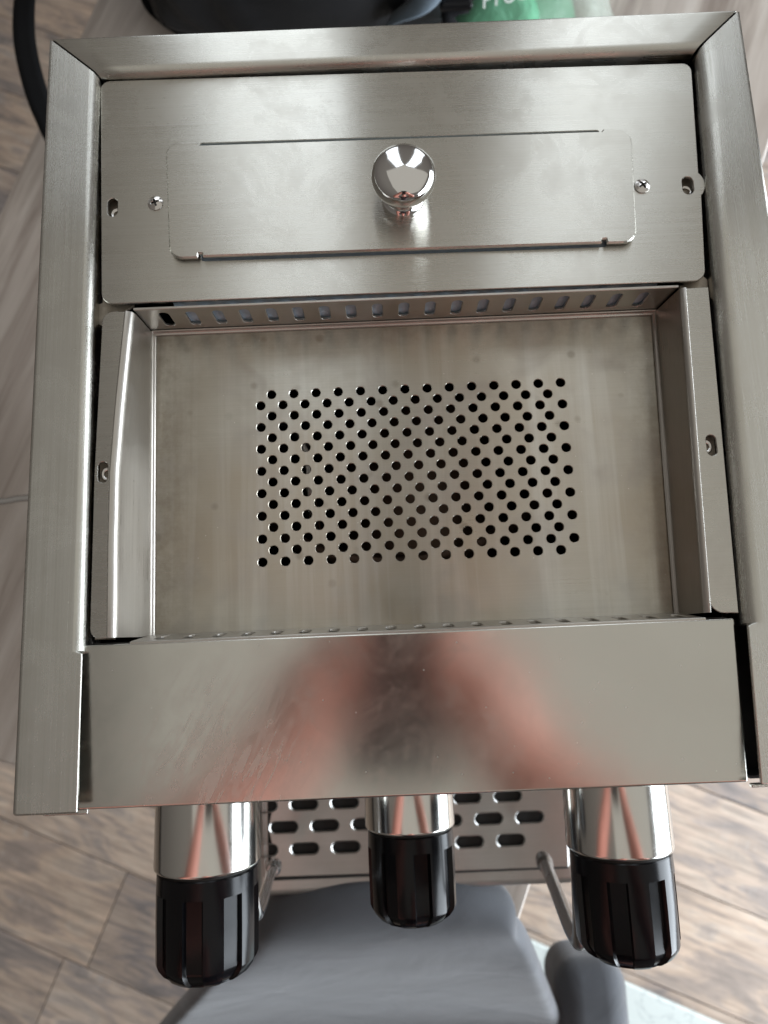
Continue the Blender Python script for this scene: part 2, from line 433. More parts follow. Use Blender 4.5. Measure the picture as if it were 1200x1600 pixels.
def spline(pts, n):
    P = [Vector(p) for p in pts]; P = [2 * P[0] - P[1]] + P + [2 * P[-1] - P[-2]]; out = []
    for i in range(1, len(P) - 2):
        for j in range(n):
            t = j / n; a, b, c, d = P[i - 1:i + 3]
            out.append(0.5 * ((2 * b) + (c - a) * t + (2 * a - 5 * b + 4 * c - d) * t * t + (3 * b - a - 3 * c + d) * t ** 3))
    return out + [P[-2]]
def tube(name, pts, rad, mat, parent, n=14, per=6, unit=1.0, loc=(0, 0, 0)):
    L = spline(pts, per); V, F = [], []
    rf = rad if callable(rad) else (lambda t: rad)
    t0 = (L[1] - L[0]).normalized(); nrm = t0.orthogonal().normalized()
    for i, p in enumerate(L):
        t = (L[min(i + 1, len(L) - 1)] - L[max(i - 1, 0)]).normalized()
        nrm = (nrm - t * nrm.dot(t)).normalized(); bi = t.cross(nrm); q = rf(i / (len(L) - 1))
        for k_ in range(n):
            a = 2 * math.pi * k_ / n; V.append((p + (nrm * math.cos(a) + bi * math.sin(a)) * q) * unit)
    for i in range(len(L) - 1):
        for k_ in range(n): F.append((i * n + k_, i * n + (k_ + 1) % n, (i + 1) * n + (k_ + 1) % n, (i + 1) * n + k_))
    F.append(tuple(reversed(range(n)))); F.append(tuple((len(L) - 1) * n + k_ for k_ in range(n)))
    o = mesh(name, V, F, mat, parent, 50); o.location = loc; return o

# ------------------------------------------------------------------ floor of separate planks
fl = mesh('floor', [(-4, -4, -0.02), (4, -4, -0.02), (4, 4, -0.02), (-4, 4, -0.02)], [(0, 1, 2, 3)], M['dark'])
fl['kind'] = 'structure'
PW, PL, PA = 0.173, 1.22, R(-23.5)
pv = [(x, y, z) for z in (0, 0.0195) for y in (0.0012, PW - 0.0012) for x in (0.001, PL - 0.001)]
pm = bpy.data.meshes.new('plank'); pm.from_pydata(pv, [], [(0, 2, 3, 1), (4, 5, 7, 6), (0, 1, 5, 4), (2, 6, 7, 3), (0, 4, 6, 2), (1, 3, 7, 5)]); pm.materials.append(M['plank'])
du = Vector((math.cos(PA), math.sin(PA), 0)); dv = Vector((-math.sin(PA), math.cos(PA), 0))
anchor = Vector((-0.609, -0.542, 0))            # a plank end seen in the photograph
for j in range(-9, 17):
    sft = 0.0 if j == -1 else random.uniform(0, PL)
    for i in range(-4, 4):
        p = anchor + du * (i * PL + sft) + dv * (j * PW)
        c = p + du * PL / 2 + dv * PW / 2
        if abs(c.x) > 2.3 or c.y < -1.9 or c.y > 2.6: continue
        o = bpy.data.objects.new('plank', pm); COL.objects.link(o); o.parent = fl
        o.location = (p.x, p.y, -0.0195); o.rotation_euler = (0, 0, PA)

# pale rug beside the chairs
ra, rb = at(870, 1485, 0), at(1130, 1600, 0)
rd = (rb - ra).normalized(); rn = Vector((rd.y, -rd.x, 0))
corners = [ra - rd * 0.10, ra + rd * 1.1, ra + rd * 1.1 + rn * 0.9, ra - rd * 0.10 + rn * 0.9]
rug = plate('rug', roundpoly([(c.x, c.y) for c in corners], 0.03), [], 0.009, 0.008, 0.003, M['rug'], None, unit=1.0)
tag(rug, 'pale grey-green veined rug lying on the plank floor', 'rug')

# ------------------------------------------------------------------ table
tb = thing('table', 'pale grey oak table the espresso machine stands on', 'table', (0.1, 0.3, 0))
A_ = Vector((0.098, -0.238)); d1 = Vector((0.43, 1.0)); d2 = Vector((-1.0, 0.332))
B_ = Vector((-0.542, -0.0255)); C_ = Vector((-0.165, 1.0)); D_ = A_ + d1 * 1.24
top = plate('table_top', [(p.x - 0.1, p.y - 0.3) for p in (A_, D_, C_, B_)], [], TABLE, 0.028, 0.0015, M['table'], tb, unit=1.0)
for p in (A_ + Vector((-0.04, 0.12)), B_ + Vector((0.11, 0.03)), C_ + Vector((0.03, -0.1)), D_ + Vector((-0.12, -0.06))):
    lathe('leg', [(0.018, 0.0), (0.024, 0.72)], M['leg'], tb, 20, 1.0, 60, (p.x - 0.1, p.y - 0.3, 0.002))

# ------------------------------------------------------------------ espresso machine (mm, measured from the rim plane)
ORG = Vector((0.0135, 0.10, TABLE))
DZ = (RIM - TABLE) * 1000
mc = thing('espresso_machine', 'brushed stainless steel espresso machine with recessed cup tray and three black knobs', 'espresso machine', ORG)
def X(x, y, z): return (x - 13.5, y - 100.0, z + DZ)
def mplate(name, outline, holes, z0, thick, ch, mat, parent=mc, xf=None, zfun=None, cho=None):
    f = (lambda a, b, c: X(*xf(a, b, c))) if xf else X
    return plate(name, outline, holes, z0, thick, ch, mat, parent, f, zfun=zfun, cho=cho)
def msheet(name, rows, mat, parent=mc, thick=0.9, flip=False, smooth=40): return sheet(name, [[X(*p) for p in r] for r in rows], mat, parent, thick, flip=flip, smooth=smooth)
def mbox(name, x0, x1, y0, y1, z0, z1, mat, parent=mc, bev=0.0, seg=3):
    a, b = X(x0, y0, z0), X(x1, y1, z1); return box(name, a[0], b[0], a[1], b[1], a[2], b[2], mat, parent, bev=bev, seg=seg)
def ML(x, y, z): return tuple(c * 0.001 for c in X(x, y, z))

XL, XR, YB, YF = -136.2, 163.0, 262.0, -56.3
def rail_profile(width, ro, ri, drop_in, drop_out):
    """(distance inward from the outer face, height) across a folded rim"""
    p = [(0, -drop_out), (0, -60), (0, -ro)]
    p += [(ro - ro * math.cos(R(a)), -ro + ro * math.sin(R(a))) for a in (22.5, 45, 67.5, 90)]
    p += [(width * 0.3, 0), (width * 0.6, 0), (width - ri, 0)]
    p += [(width - ri + ri * math.sin(R(a)), -ri + ri * math.cos(R(a))) for a in (15, 30, 45, 60, 75, 90)]
    p += [(width, -ri - drop_in)]
    return p
def wob(s, a=0.18): return a * math.sin(s * 0.021) + a * 0.6 * math.sin(s * 0.053 + 1.3)
rows = []
ys = [YF, YF + 0.6, -40, -20, -2.0, -1.0] + [i * 12.0 for i in range(0, 20)] + [None]
for y in ys:
    r = []; yy = 240 if y is None else y
    ri = 0.2 if yy < -0.5 else 3.2
    for n_, z in rail_profile(22.6 if yy < -0.5 else 20.8 + (240 - yy) * 0.0065, 1.6, ri, 0.05 if yy < -0.5 else 14, 372):
        r.append((XL + n_, YB - n_ * 18.5 / 20.8 - 0.6 if y is None else y, z - (0.8 if y == YF and z > -3 else 0)))
    rows.append(r)
msheet('side_panel', rows, M['steel_y'], flip=True, thick=0.4)
rows = []
for y in ys:
    yy = 240 if y is None else y
    wd = 20.0 + (237 - yy) * 0.0450
    ri = 0.3 if yy < -0.5 else 5.6
    rows.append([(XR - n_, YB - n_ * 18.5 / 20.0 - 0.6 if y is None else y, z) for n_, z in rail_profile(wd, 1.6, ri, 0.05 if yy < -0.5 else 14, 372)])
msheet('side_panel', rows, M['steel_y'], thick=0.4)
rows = []
for i in range(0, 25):
    t = i / 24; r = []
    for n_, z in rail_profile(18.5, 1.4, 3.6, 12, 372):
        x0, x1 = XL + n_ * 20.8 / 18.5 + 0.9, XR - n_ * 20.0 / 18.5 - 0.9
        r.append((x0 + (x1 - x0) * t, YB - n_, z))
    rows.append(r)
msheet('back_panel', rows, M['steel_x'], flip=False)
# folded lips at the front ends of the side panels
mbox('folded_lip', -129, -112.6, -58.6, -56.6, -9.0, -7.4, M['steel_y'], bev=0.5)
mbox('folded_lip', 127.5, 160, -58.0, -56.6, -5.0, -2.5, M['steel_y'], bev=0.5)

mbox('gap_shade_plate', -133, -117.0, -55.5, 1.0, -24, -22, M['dark'])  # dark plates added as the black shade in the gaps beside the hood panel
mbox('gap_shade_plate', 129.8, 160, -55.8, 1.0, -24, -22, M['dark'])
mbox('gap_shade_plate', 129.8, 160, -55.9, -54.9, -40, -8, M['dark'])
mbox('gap_shade_plate', -133, -117.0, -55.9, -54.9, -40, -8, M['dark'])
# dark chassis, ledges and what shows through the holes
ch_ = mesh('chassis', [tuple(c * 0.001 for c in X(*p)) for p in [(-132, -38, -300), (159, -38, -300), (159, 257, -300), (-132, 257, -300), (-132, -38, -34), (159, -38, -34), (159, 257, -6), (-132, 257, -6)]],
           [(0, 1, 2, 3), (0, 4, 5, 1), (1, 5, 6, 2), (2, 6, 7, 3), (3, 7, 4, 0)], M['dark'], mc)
lathe('boiler', [(0.0, -70), (38, -68), (44, -60), (44, 60), (38, 68), (0.0, 70)], M['boiler'], mc, 40, axis='Y', loc=ML(20, 52, -118), cap=False)
tube('pipe', [X(-60, 60, -80), X(-30, 40, -62), X(10, 34, -60), X(50, 44, -64), X(86, 70, -90)], 4, M['boiler'], mc, unit=0.001)
tube('pipe', [X(-75, 100, -70), X(-40, 98, -60), X(-34, 60, -66), X(-30, 20, -100)], 3, M['screw'], mc, unit=0.001)
TV = [(-84, 137.9, -24), (118, 137.9, -24), (118, 141.5, -6.5), (-84, 141.5, -6.5), (-84, 236, -90), (118, 236, -90), (118, 236, -6.5), (-84, 236, -6.5), (-84, 139, -90), (118, 139, -90)]
mesh('water_tank', [tuple(c * 0.001 for c in X(*v)) for v in TV], [(0, 1, 2, 3), (3, 2, 6, 7), (4, 7, 6, 5), (8, 9, 1, 0), (8, 4, 5, 9), (0, 3, 7, 4, 8), (1, 9, 5, 6, 2)], M['tank'], mc)
def ledge(pts, z): return mplate('ledge', pts, [], z, 1.2, 0.2, M['ledge'])
ledge([(-112.2, 4), (-104.6, 4), (-104.6, 137), (-100, 140), (-100, 240), (-113.2, 240), (-113.2, 142), (-115.2, 141), (-115.2, 133), (-112.2, 131)], -8.2)
ledge([(122, 6), (130.6, 6), (134.2, 131), (137.6, 133), (138.2, 141), (136.4, 143), (139.8, 240), (128, 240), (128, 139), (126.2, 139)], -8.2)

# --- top plate with the lid opening
def xr_plate(y): return 135.3 + (y - 138.5) * (141.2 - 135.3) / 101.6
bump_ = [(xr_plate(182) - 4.0 + 6.4 * math.cos(R(a)), 182 + 6.4 * math.sin(R(a)) * 1.1) for a in range(-48, 49, 8)]
ol = roundpoly([(-115.2, 243.2), (-111.8, 139.2), (135.3, 138.5), (141.2, 240.0)], [4, 5, 5, 4])
k_ = max(range(len(ol)), key=lambda i: (ol[i][0], 0) if ol[i][1] < 160 else (-999, 0))
ol2 = []
for i, p in enumerate(ol):
    ol2.append(p)
    nx = ol[(i + 1) % len(ol)]
    if p[0] > 120 and nx[0] > 120 and p[1] < 160 < nx[1]:
        ol2 += bump_
tp = mplate('top_plate', ol2, [roundpoly([(-71, 156.5), (96.6, 155.3), (98.3, 209.2), (-72, 211.0)], 1.2, 3), stadium(-108.4, 182.6, 4.2, 8.4), stadium(133.0, 181.6, 4.6, 8.2)],
            -4.0, 1.3, 0.25, M['steel_x'], zfun=None)
def screw(x, y, z, parent, rz):
    cr = []
    a, b = 0.45, 1.75
    for q in range(4):
        c, s = math.cos(q * math.pi / 2 + rz), math.sin(q * math.pi / 2 + rz)
        for px, py in ((a, -a), (b, -a * 0.7), (b, a * 0.7)): cr.append((px * c - py * s, px * s + py * c))
    sc_ = plate('screw', circle(0, 0, 3.3, 28), [cr], 1.6, 1.6, 0.12, M['screw'], parent, zfun=lambda px, py: -1.25 * (px * px + py * py) / 10.9)
    sc_.location = ML(x, y, z)
    lathe('recess', [(2.6, -0.9), (2.6, 0.35)], M['dark'], sc_, 20)
    return sc_
screw(-90.3, 183.4, -4.0, tp, 0.35); screw(113.7, 182.0, -4.0, tp, 0.6)
def nut(x, y, z, parent):
    o = lathe('nut', [(1.5, -6), (1.5, 0), (1.9, 0.3), (2.6, 0.3), (3.0, -0.2), (3.0, -6)], M['screw'], parent, 24, loc=ML(x, y, z), cap=False)
    return o
nut(-107.6, 181.6, -7.6, tp); nut(133.6, 181.0, -7.6, tp)

# --- sliding lid with its knob
lid_ol = roundpoly([(-85.4, 209.0), (-83.4, 156.6), (-71.8, 156.5), (-71.5, 158.3), (-70.1, 158.2), (-69.7, 156.9), (93.7, 155.6), (94.1, 157.2), (95.5, 157.2), (95.8, 155.4), (108.0, 155.2),
                    (110.6, 206.2), (99.0, 207.0), (98.0, 205.9), (-70.8, 207.3), (-72.3, 208.9)], [5.5, 5.5, 0, 0, 0, 0, 0, 0, 0, 0, 5.5, 5.5, 0, 0, 0, 0], 6)
ld = mplate('lid', lid_ol, [], -0.7, 1.3, 0.55, M['steel_x'], xf=lambda a, b, c: (a, b, c + (b - 182) * 0.018))
msheet('lid_fold', [[(x, 207.5 + 0.9 * math.sin(R(a)) + (-0.0083) * (x + 70.8), -3.6 + 0.9 * math.cos(R(a)) - (9 if a > 95 else 0)) for a in (0, 30, 60, 90, 100)] for x in (-70.5, 97.6)], M['steel_x'], ld, 0.6, flip=True)
kn = lathe('knob', [(8.6, 0), (8.9, 0.7), (8.9, 1.6), (8.2, 2.3), (8.2, 2.8), (8.6, 3.4), (7.6, 4.4), (6.9, 5.8), (7.0, 7.6), (8.2, 9.8), (10.2, 11.6), (11.8, 13.4), (12.6, 15.4), (12.75, 17.2), (12.3, 19.2), (11.2, 20.9), (9.4, 22.2), (7.0, 22.9), (3.5, 23.5), (0.02, 23.9)],
            M['chrome'], ld, 64, smooth=60, loc=ML(13.2, 178.5, -2.6))

# --- cup tray
TZ = -26.0
def xl_top(y):
    pts = [(3.6, -103.2), (40, -103.8), (68, -103.9), (94, -102.5), (115, -101.0), (136.4, -99.3)]
    for (y0, a), (y1, b) in zip(pts, pts[1:]):
        if y <= y1: return a + (b - a) * (y - y0) / (y1 - y0)
    return pts[-1][1]
def xr_top(y): return 119.2 + (y - 4) * (125.0 - 119.2) / 132
def xl_bot(y): return -97.2 - (y - 4) * 1.4 / 132
def xr_bot(y): return 118.0 + (y - 4) * (122.8 - 118.0) / 132
RF = 2.2
holes = []
for row in range(16):
    for c in range(14):
        if row % 2 == 0: x, y = -46.3 + c * (124.6 / 13), 105.4 - row * (105.4 - 37.9) / 14.0
        else: x, y = -51.0 + c * (123.4 / 13), 105.4 - row * (105.4 - 37.9) / 14.0
        holes.append(circle(x, y, 1.93, 18))
ct = mplate('cup_tray', [(xl_bot(4.6) + RF, 5.3), (xr_bot(4.6) - RF, 5.3), (xr_bot(134) - RF, 134.2), (xl_bot(134) + RF, 134.2)], holes, TZ, 1.0, 0.22, M['steel_tray'], cho=0.0)
# back wall with slots
slots = [stadium(-88.2 + i * 200.3 / 18, -14.6, 4.3, 12.6, 6) for i in range(19)]
mplate('back_wall', [(-98.2, TZ + RF), (122.4, TZ + RF), (124.3, -5.0), (-99.0, -5.0)], slots, 0.0, 1.0, 0.2, M['steel_back'], ct, lambda a, b, c: (a, 136.4 - c, b))
msheet('back_fold', [[(x, 136.4 - RF + RF * math.sin(R(a)), TZ + RF - RF * math.cos(R(a))) for a in (0, 18, 36, 54, 72, 90)] for x in (-97.8, 122.2)], M['steel_wall'], ct, 0.8)
slots = [stadium(-(-88.2 + i * 200.3 / 18), -13.6, 4.3, 12.0, 6) for i in range(19)]
mplate('front_wall', [(-118.6, TZ), (97.0, TZ), (97.0, -3.4), (-118.6, -3.4)], slots, 0.0, 1.0, 0.2, M['steel_back'], ct, lambda a, b, c: (-a, 5.5 + c - (b - TZ) * 2.6 / 22, b))
mbox('slot_shade_strip', -113, 127, 2.35, 2.7, -30, -5.5, M['dark'], ct)  # dark strip put in as the shade behind the front-wall slots
# side walls: fillet at the floor, wall, fold at the top
yy_ = [4.6, 20, 40, 55, 68, 80, 94, 110, 125, 135.4]
FR = 2.6
rows = []
for y in yy_:
    xb, xt = xl_bot(y), xl_top(y)
    r = [(xb + RF - RF * math.sin(R(a)), y, TZ + RF - RF * math.cos(R(a))) for a in (0, 30, 60, 80)]
    r += [(xb + (xt - xb) * t, y, TZ + RF + (-4.0 - FR - TZ - RF) * t) for t in (0.25, 0.5, 0.75, 1.0)]
    r += [(xt - FR + FR * math.cos(R(a)), y, -4.0 - FR + FR * math.sin(R(a))) for a in (20, 40, 60, 80, 90)]
    rows.append(r)
msheet('side_wall', rows, M['steel_wall'], ct, 0.9)
rows = []
for y in yy_:
    xb, xt = xr_bot(y), xr_top(y)
    r = [(xb - RF + RF * math.sin(R(a)), y, TZ + RF - RF * math.cos(R(a))) for a in (0, 30, 60, 80)]
    r += [(xb + (xt - xb) * t, y, TZ + RF + (-4.0 - 1.6 - TZ - RF) * t) for t in (0.25, 0.5, 0.75, 1.0)]
    r += [(xt + 1.6 - 1.6 * math.cos(R(a)), y, -4.0 - 1.6 + 1.6 * math.sin(R(a))) for a in (20, 40, 60, 80, 90)]
    rows.append(r)
msheet('side_wall', rows, M['steel_wall'], ct, 0.9, flip=True)
lf = [(xl_top(y) - FR + 0.02, y) for y in yy_] + [(-111.2, 136.2), (-112.6, 68), (-112.4, 3.6)]
lf = roundpoly(lf, [0] * len(yy_) + [4.5, 0, 4.0], 6)
mplate('flange', lf, [stadium(-109.3, 68.6, 3.9, 8.4)], -4.0, 1.0, 0.22, M['steel_x'], ct)
rf = [(xr_top(y) + 1.58, y) for y in yy_] + [(136.0, 135.6), (131.4, 4.0)]
rf = roundpoly(rf, [0] * len(yy_) + [5.0, 5.0], 6)
mplate('flange', rf, [stadium(129.2, 69.2, 3.9, 8.4)], -4.0, 1.0, 0.22, M['steel_x'], ct)
nut(-108.6, 68.6, -7.6, ct); nut(128.2, 69.6, -7.6, ct)

# --- polished hood panel along the front
V = [(-116.4, -57.0, -30), (128.7, -57.0, -30), (129.3, 2.2, -28), (-115.4, 2.2, -28), (-116.4, -57.0, -7.2), (128.7, -57.0, -7.2), (129.3, 2.2, -3.2), (-115.4, 2.2, -3.2)]
fp = mesh('front_panel', [tuple(c * 0.001 for c in X(*v)) for v in V], [(0, 3, 2, 1), (4, 5, 6, 7), (0, 1, 5, 4), (2, 3, 7, 6), (0, 4, 7, 3), (1, 2, 6, 5)], M['polished'], mc)
bevel(fp, 0.0009, 4)
mbox('front_plate', -114, 128, -41, -38.5, -372, -36, M['steel_x'])
mbox('base', -112, 138, -160, 255, -372, -352, M['steel_x'], bev=2)
for fx in (-95, 120):
    for fy in (-110, 235): lathe('foot', [(14, -380), (15, -372)], M['rubber'], mc, 24, loc=tuple(c * 0.001 for c in X(fx, fy, 0)))

# --- drip tray with slotted grate
dt = mbox('drip_tray', -110, 136, -190, -44, -351, -316.5, M['steel_low'], bev=6, seg=4)
gs_ = []
for j, y in enumerate((-155, -139, -123, -107, -91, -75)):
    for i in range(7):
        x = -102.4 + i * 31.4 + (15.7 if j % 2 else 0)
        if x < 112: gs_.append(stadium(x, y, 21, 8.0, 7))
mplate('grate', roundpoly([(-103, -174.5), (129, -176), (133.5, -48), (-105, -48)], 2), gs_, -311.0, 1.4, 0.9, M['steel_low'], dt)
mbox('grate_gap_shade', -102, 128, -176.8, -175.2, -316.4, -311.6, M['dark'], dt)  # near-black strip drawn for the shaded gap along the grate's front edge
mbox('tray_floor', -100, 126, -172, -52, -316.4, -315.8, M['dark'], dt)

# --- three valve knobs
def valve_knob():
    root = lathe('valve_knob', [(20.9, -50), (21.6, -30), (22.0, -1.6), (21.85, -0.7), (21.4, -0.2), (20.8, 0.0), (19.5, 0.0), (19.5, -6)], M['collar'], mc, 72, axis='Y', cap=False, smooth=50)
    lathe('gap_shade_ring', [(19.9, -1.0), (20.1, 1.6)], M['dark'], root, 48, axis='Y')  # near-black ring colours in the shaded gap between collar and grip
    n = 192; NG = 8; gw = R(21)
    st = [(0.9, 20.4, 0), (1.4, 20.7, 0), (8.0, 20.9, 0), (8.3, 20.9, 1), (20, 20.9, 1), (34.8, 20.7, 1), (36.6, 20.0, 1), (39.2, 18.0, 1), (41.0, 15.4, 0.8), (41.5, 14.2, 0.2), (41.7, 12.5, 0), (41.0, 11.5, 0), (40.6, 0.05, 0)]
    V, F = [], []
    for s, r_, g in st:
        for i in range(n):
            a = 2 * math.pi * i / n
            q = abs((a % (2 * math.pi / NG)) - math.pi / NG)
            d = g * max(0.0, min(1.0, (gw / 2 - q) / R(1.6))) * 3.0
            rr = r_
            if g and q < gw / 2:
                rr = r_ + (((r_ - 2.0) * math.cos(gw / 2) / math.cos(q)) - r_) * min(1.0, (gw / 2 - q) / R(0.8)) * g
            V.append((rr * math.cos(a) * 0.001, -s * 0.001, rr * math.sin(a) * 0.001))
    for s in range(len(st) - 1):
        for i in range(n): F.append((s * n + i, s * n + (i + 1) % n, (s + 1) * n + (i + 1) % n, (s + 1) * n + i))
    F.append(tuple((len(st) - 1) * n + i for i in range(n)))
    mesh('grip', V, F, M['plastic'], root, 28)
    return root
vk = valve_knob()
for i, (px, py, z) in enumerate(((325, 1372, -55.0), (970, 1343, -55.0), (641, 1298, -104.0))):
    o = vk if i == 0 else copy_tree(vk, mc)
    p = at(px, py, RIM + z * 0.001)
    o.location = (p.x - ORG.x, -0.0905 - ORG.y, p.z - ORG.z); o.rotation_euler = (0, R((20, 0, -10)[i] - 0.0), 0)
    lathe('valve_body', [(13, 38), (13, 52)], M['collar'], o, 32, axis='Y', loc=(0, 0.09, 0))

# --- steam and hot water wands
sw = tube('steam_wand', [X(84, -46, -84), X(83, -95, -84), X(82.5, -136, -90), X(84, -145.5, -112), X(91, -149, -180), X(98, -152.3, -246)], 3.9, M['wand'], mc, unit=0.001)
tube('nozzle', [X(97, -151.8, -238), X(98, -152.3, -247), X(98.8, -152.7, -258)], lambda t: 5.4 if 0.1 < t < 0.8 else 4.2, M['wand'], sw, unit=0.001)
ww = tube('water_wand', [X(-71, -46, -84), X(-70, -90, -84), X(-67.5, -120, -90), X(-69, -128, -112), X(-78, -139, -190), X(-84, -148.4, -246)], 2.9, M['wand_bright'], mc, unit=0.001)
tube('nozzle', [X(-83, -147, -236), X(-84, -148.6, -246), X(-85.2, -150.2, -258)], lambda t: 5.0 if 0.25 < t < 0.9 else 3.6, M['wand_bright'], ww, unit=0.001)
r0, r1 = at(-40, 788, 0.90), at(60, 777, 0.90)
tube('side_rod', [r0 - ORG, (r0 + r1) / 2 - ORG, r1 - ORG, r1 + Vector((0.11, 0, 0)) - ORG], 0.0026, M['chrome'], mc)

# ------------------------------------------------------------------ grey shell chair, its back against the table
chair = thing('armchair', 'grey velvet shell armchair standing in front of the espresso machine', 'armchair', (-0.06, -0.5, 0.0))
CO = Vector((-0.06, -0.5, 0.0))
prof = [(1391, .797, 470, 745), (1393, .801, 440, 775), (1399, .803, 418, 796), (1412, .802, 398, 808), (1440, .790, 368, 820), (1490, .735, 322, 840), (1545, .64, 272, 860), (1600, .56, 226, 881), (1690, .50, 175, 912), (1830, .475, 150, 930), (1980, .47, 160, 905), (2060, .455, 200, 860)]
rows = []
for py, z, xl, xr in prof:
    a, b = at(xl, py + (xr - xl) * 0.021, z), at(xr, py - (xr - xl) * 0.021, z)
    r = []
    for j in range(25):
        t = j / 24; s = 2 * t - 1
        bow = abs(s) ** 3.2
        p = a.lerp(b, t)
        p = p + Vector((0, 0, -0.010 * bow if py < 1450 else 0.012 * (bow - 0.35 * (1 - s * s))))
        if py < 1420: p.y -= 0.018 * abs(s) ** 4
        r.append(tuple(p - CO))
    rows.append(r)
def chair_shell():
    o = sheet('shell', rows, M['chair'], chair, 0, unit=1.0, smooth=180, flip=False)
    s = o.modifiers.new('thickness', 'SOLIDIFY'); s.thickness = 0.02; s.offset = -1
    s = o.modifiers.new('subdivision', 'SUBSURF'); s.levels = 2; s.render_levels = 2
    return o
chair_shell()
a, b = at(868, 1512, 0.64), at(985, 1512, 0.64)
box('armrest', a.x - CO.x, b.x - CO.x, a.y - 0.34 - CO.y, a.y - CO.y, 0.555, 0.64, M['chair'], chair, unit=1.0, bev=0.026, seg=6)
lathe('pedestal', [(0.20, 0.0), (0.20, 0.012), (0.05, 0.03), (0.028, 0.06), (0.028, 0.42), (0.12, 0.462)], M['leg'], chair, 40, 1.0, 40, (0.0, -0.12, 0.0))

# ------------------------------------------------------------------ backpack and plastic bag behind the machine
bp = thing('backpack', 'black nylon backpack lying on the table behind the espresso machine', 'backpack', (-0.05, 0.74, TABLE))
me = bpy.data.meshes.new('bag'); bm = bmesh.new(); bmesh.ops.create_icosphere(bm, subdivisions=5, radius=1.0)
for v in bm.verts:
    c = v.co.copy(); s = lambda q: math.copysign(abs(q) ** 0.62, q)
    fold = 0.012 * math.sin(c.x * 9 + 2.1 * math.sin(c.y * 4 + c.z * 3)) + 0.008 * math.sin(c.x * 21 - c.y * 13 + c.z * 9)
    q = Vector((s(c.x) * 0.185, s(c.y) * 0.17, s(c.z) * 0.085)) * (1 + fold * 2.0)
    v.co = q + Vector((0, 0, 0.088))
    v.co.z = max(v.co.z, 0.001)
bm.to_mesh(me); bm.free(); me.polygons.foreach_set('use_smooth', [True] * len(me.polygons))
bag = link('bag', me, M['nylon'], bp)
BO = Vector(bp.location)
def ribbon(name, pts, wd, mat, parent, org, nrm=Vector((0, 0, 1)), per=8, thick=0.0025):
    L = spline(pts, per); rr = []
    for i, p in enumerate(L):
        t = (L[min(i + 1, len(L) - 1)] - L[max(i - 1, 0)]).normalized(); sd = t.cross(nrm).normalized()
        rr.append([tuple(p + sd * wd * q - org) for q in (-0.5, -0.2, 0.2, 0.5)])
    o = sheet(name, rr, mat, parent, 0, unit=1.0, smooth=60)
    s = o.modifiers.new('thickness', 'SOLIDIFY'); s.thickness = thick; s.offset = 0
    return o
sp = [at(70, -120, .84), at(44, -40, .82), at(37, 40, .80), at(46, 105, .80), at(70, 178, .80), at(110, 240, .79), at(200, 262, .765)]
ribbon('strap', [at(250, -190, .84), at(140, -180, .85)] + sp, 0.021, M['strap'], bp, BO)
ribbon('strap', [at(228, -40, .80), at(240, 2, .79), at(268, 30, .775), at(330, 60, .765), at(420, 80, .757)], 0.022, M['strap'], bp, BO)
bk = ribbon('webbing', [at(712, -50, .83), at(712, -5, .835), at(711, 22, .83), at(710, 60, .80)], 0.026, M['strap'], bp, BO)
p = at(712, 3, .84)
box('buckle', p.x - .015 - BO.x, p.x + .015 - BO.x, p.y - .010 - BO.y, p.y + .012 - BO.y, .838 - TABLE, .846 - TABLE, M['plastic'], bp, unit=1.0, bev=0.003)
ribbon('side_pocket', [at(690, -60, .85), at(672, -15, .85), at(648, 8, .845), at(610, 30, .82)], 0.026, M['nylon_grey'], bp, BO, per=8)

gb = thing('plastic_bag', 'crumpled green and clear plastic bag with white lettering beside the backpack', 'plastic bag', (0.19, 0.66, TABLE))
GO = Vector(gb.location)
def crumple(name, x0, x1, y0, y1, mat, zb, seed):
    rnd = random.Random(seed); ph = [rnd.uniform(0, 6.28) for _ in range(12)]
    rr = []
    for i in range(41):
        r = []
        for j in range(31):
            u_, v_ = i / 40, j / 30
            x = x0 + (x1 - x0) * u_; y = y0 + (y1 - y0) * v_
            z = zb + 0.035 * math.sin(math.pi * u_) ** 0.6 * math.sin(math.pi * v_) ** 0.6
            for q in range(6):
                z += 0.0032 / (1 + 0.25 * q) * (1 - abs(math.sin((x * math.cos(ph[q]) + y * math.sin(ph[q])) * (28 + 17 * q) + ph[q + 6]))) * (0.3 + 0.7 * math.sin(math.pi * u_) * math.sin(math.pi * v_))
            x += 0.006 * math.sin(y * 60 + ph[0]); y += 0.006 * math.sin(x * 50 + ph[1])
            r.append((x - GO.x, y - GO.y, z - TABLE))
        rr.append(r)
    o = sheet(name, rr, mat, gb, 0, unit=1.0, smooth=180)
    return o
crumple('green_film', 0.085, 0.215, 0.560, 0.78, M['green_film'], TABLE + 0.004, 3)
crumple('clear_film', 0.150, 0.262, 0.560, 0.74, M['clear_film'], TABLE + 0.009, 5)
tx = bpy.data.curves.new('lettering', 'FONT'); tx.body = 'Prod'; tx.size = 0.024; tx.shear = 0.3; tx.extrude = 0.0002
to = bpy.data.objects.new('lettering', tx)
dg = bpy.context.evaluated_depsgraph_get()
COL.objects.link(to); bpy.context.view_layer.update()
tm = bpy.data.meshes.new_from_object(to.evaluated_get(bpy.context.evaluated_depsgraph_get())); bpy.data.objects.remove(to)
lt = link('lettering', tm, M['white_print'], gb)
p = at(752, 14, TABLE + 0.052); lt.location = (p.x - GO.x, p.y - GO.y, 0.052); lt.rotation_euler = (R(8), 0, R(12))

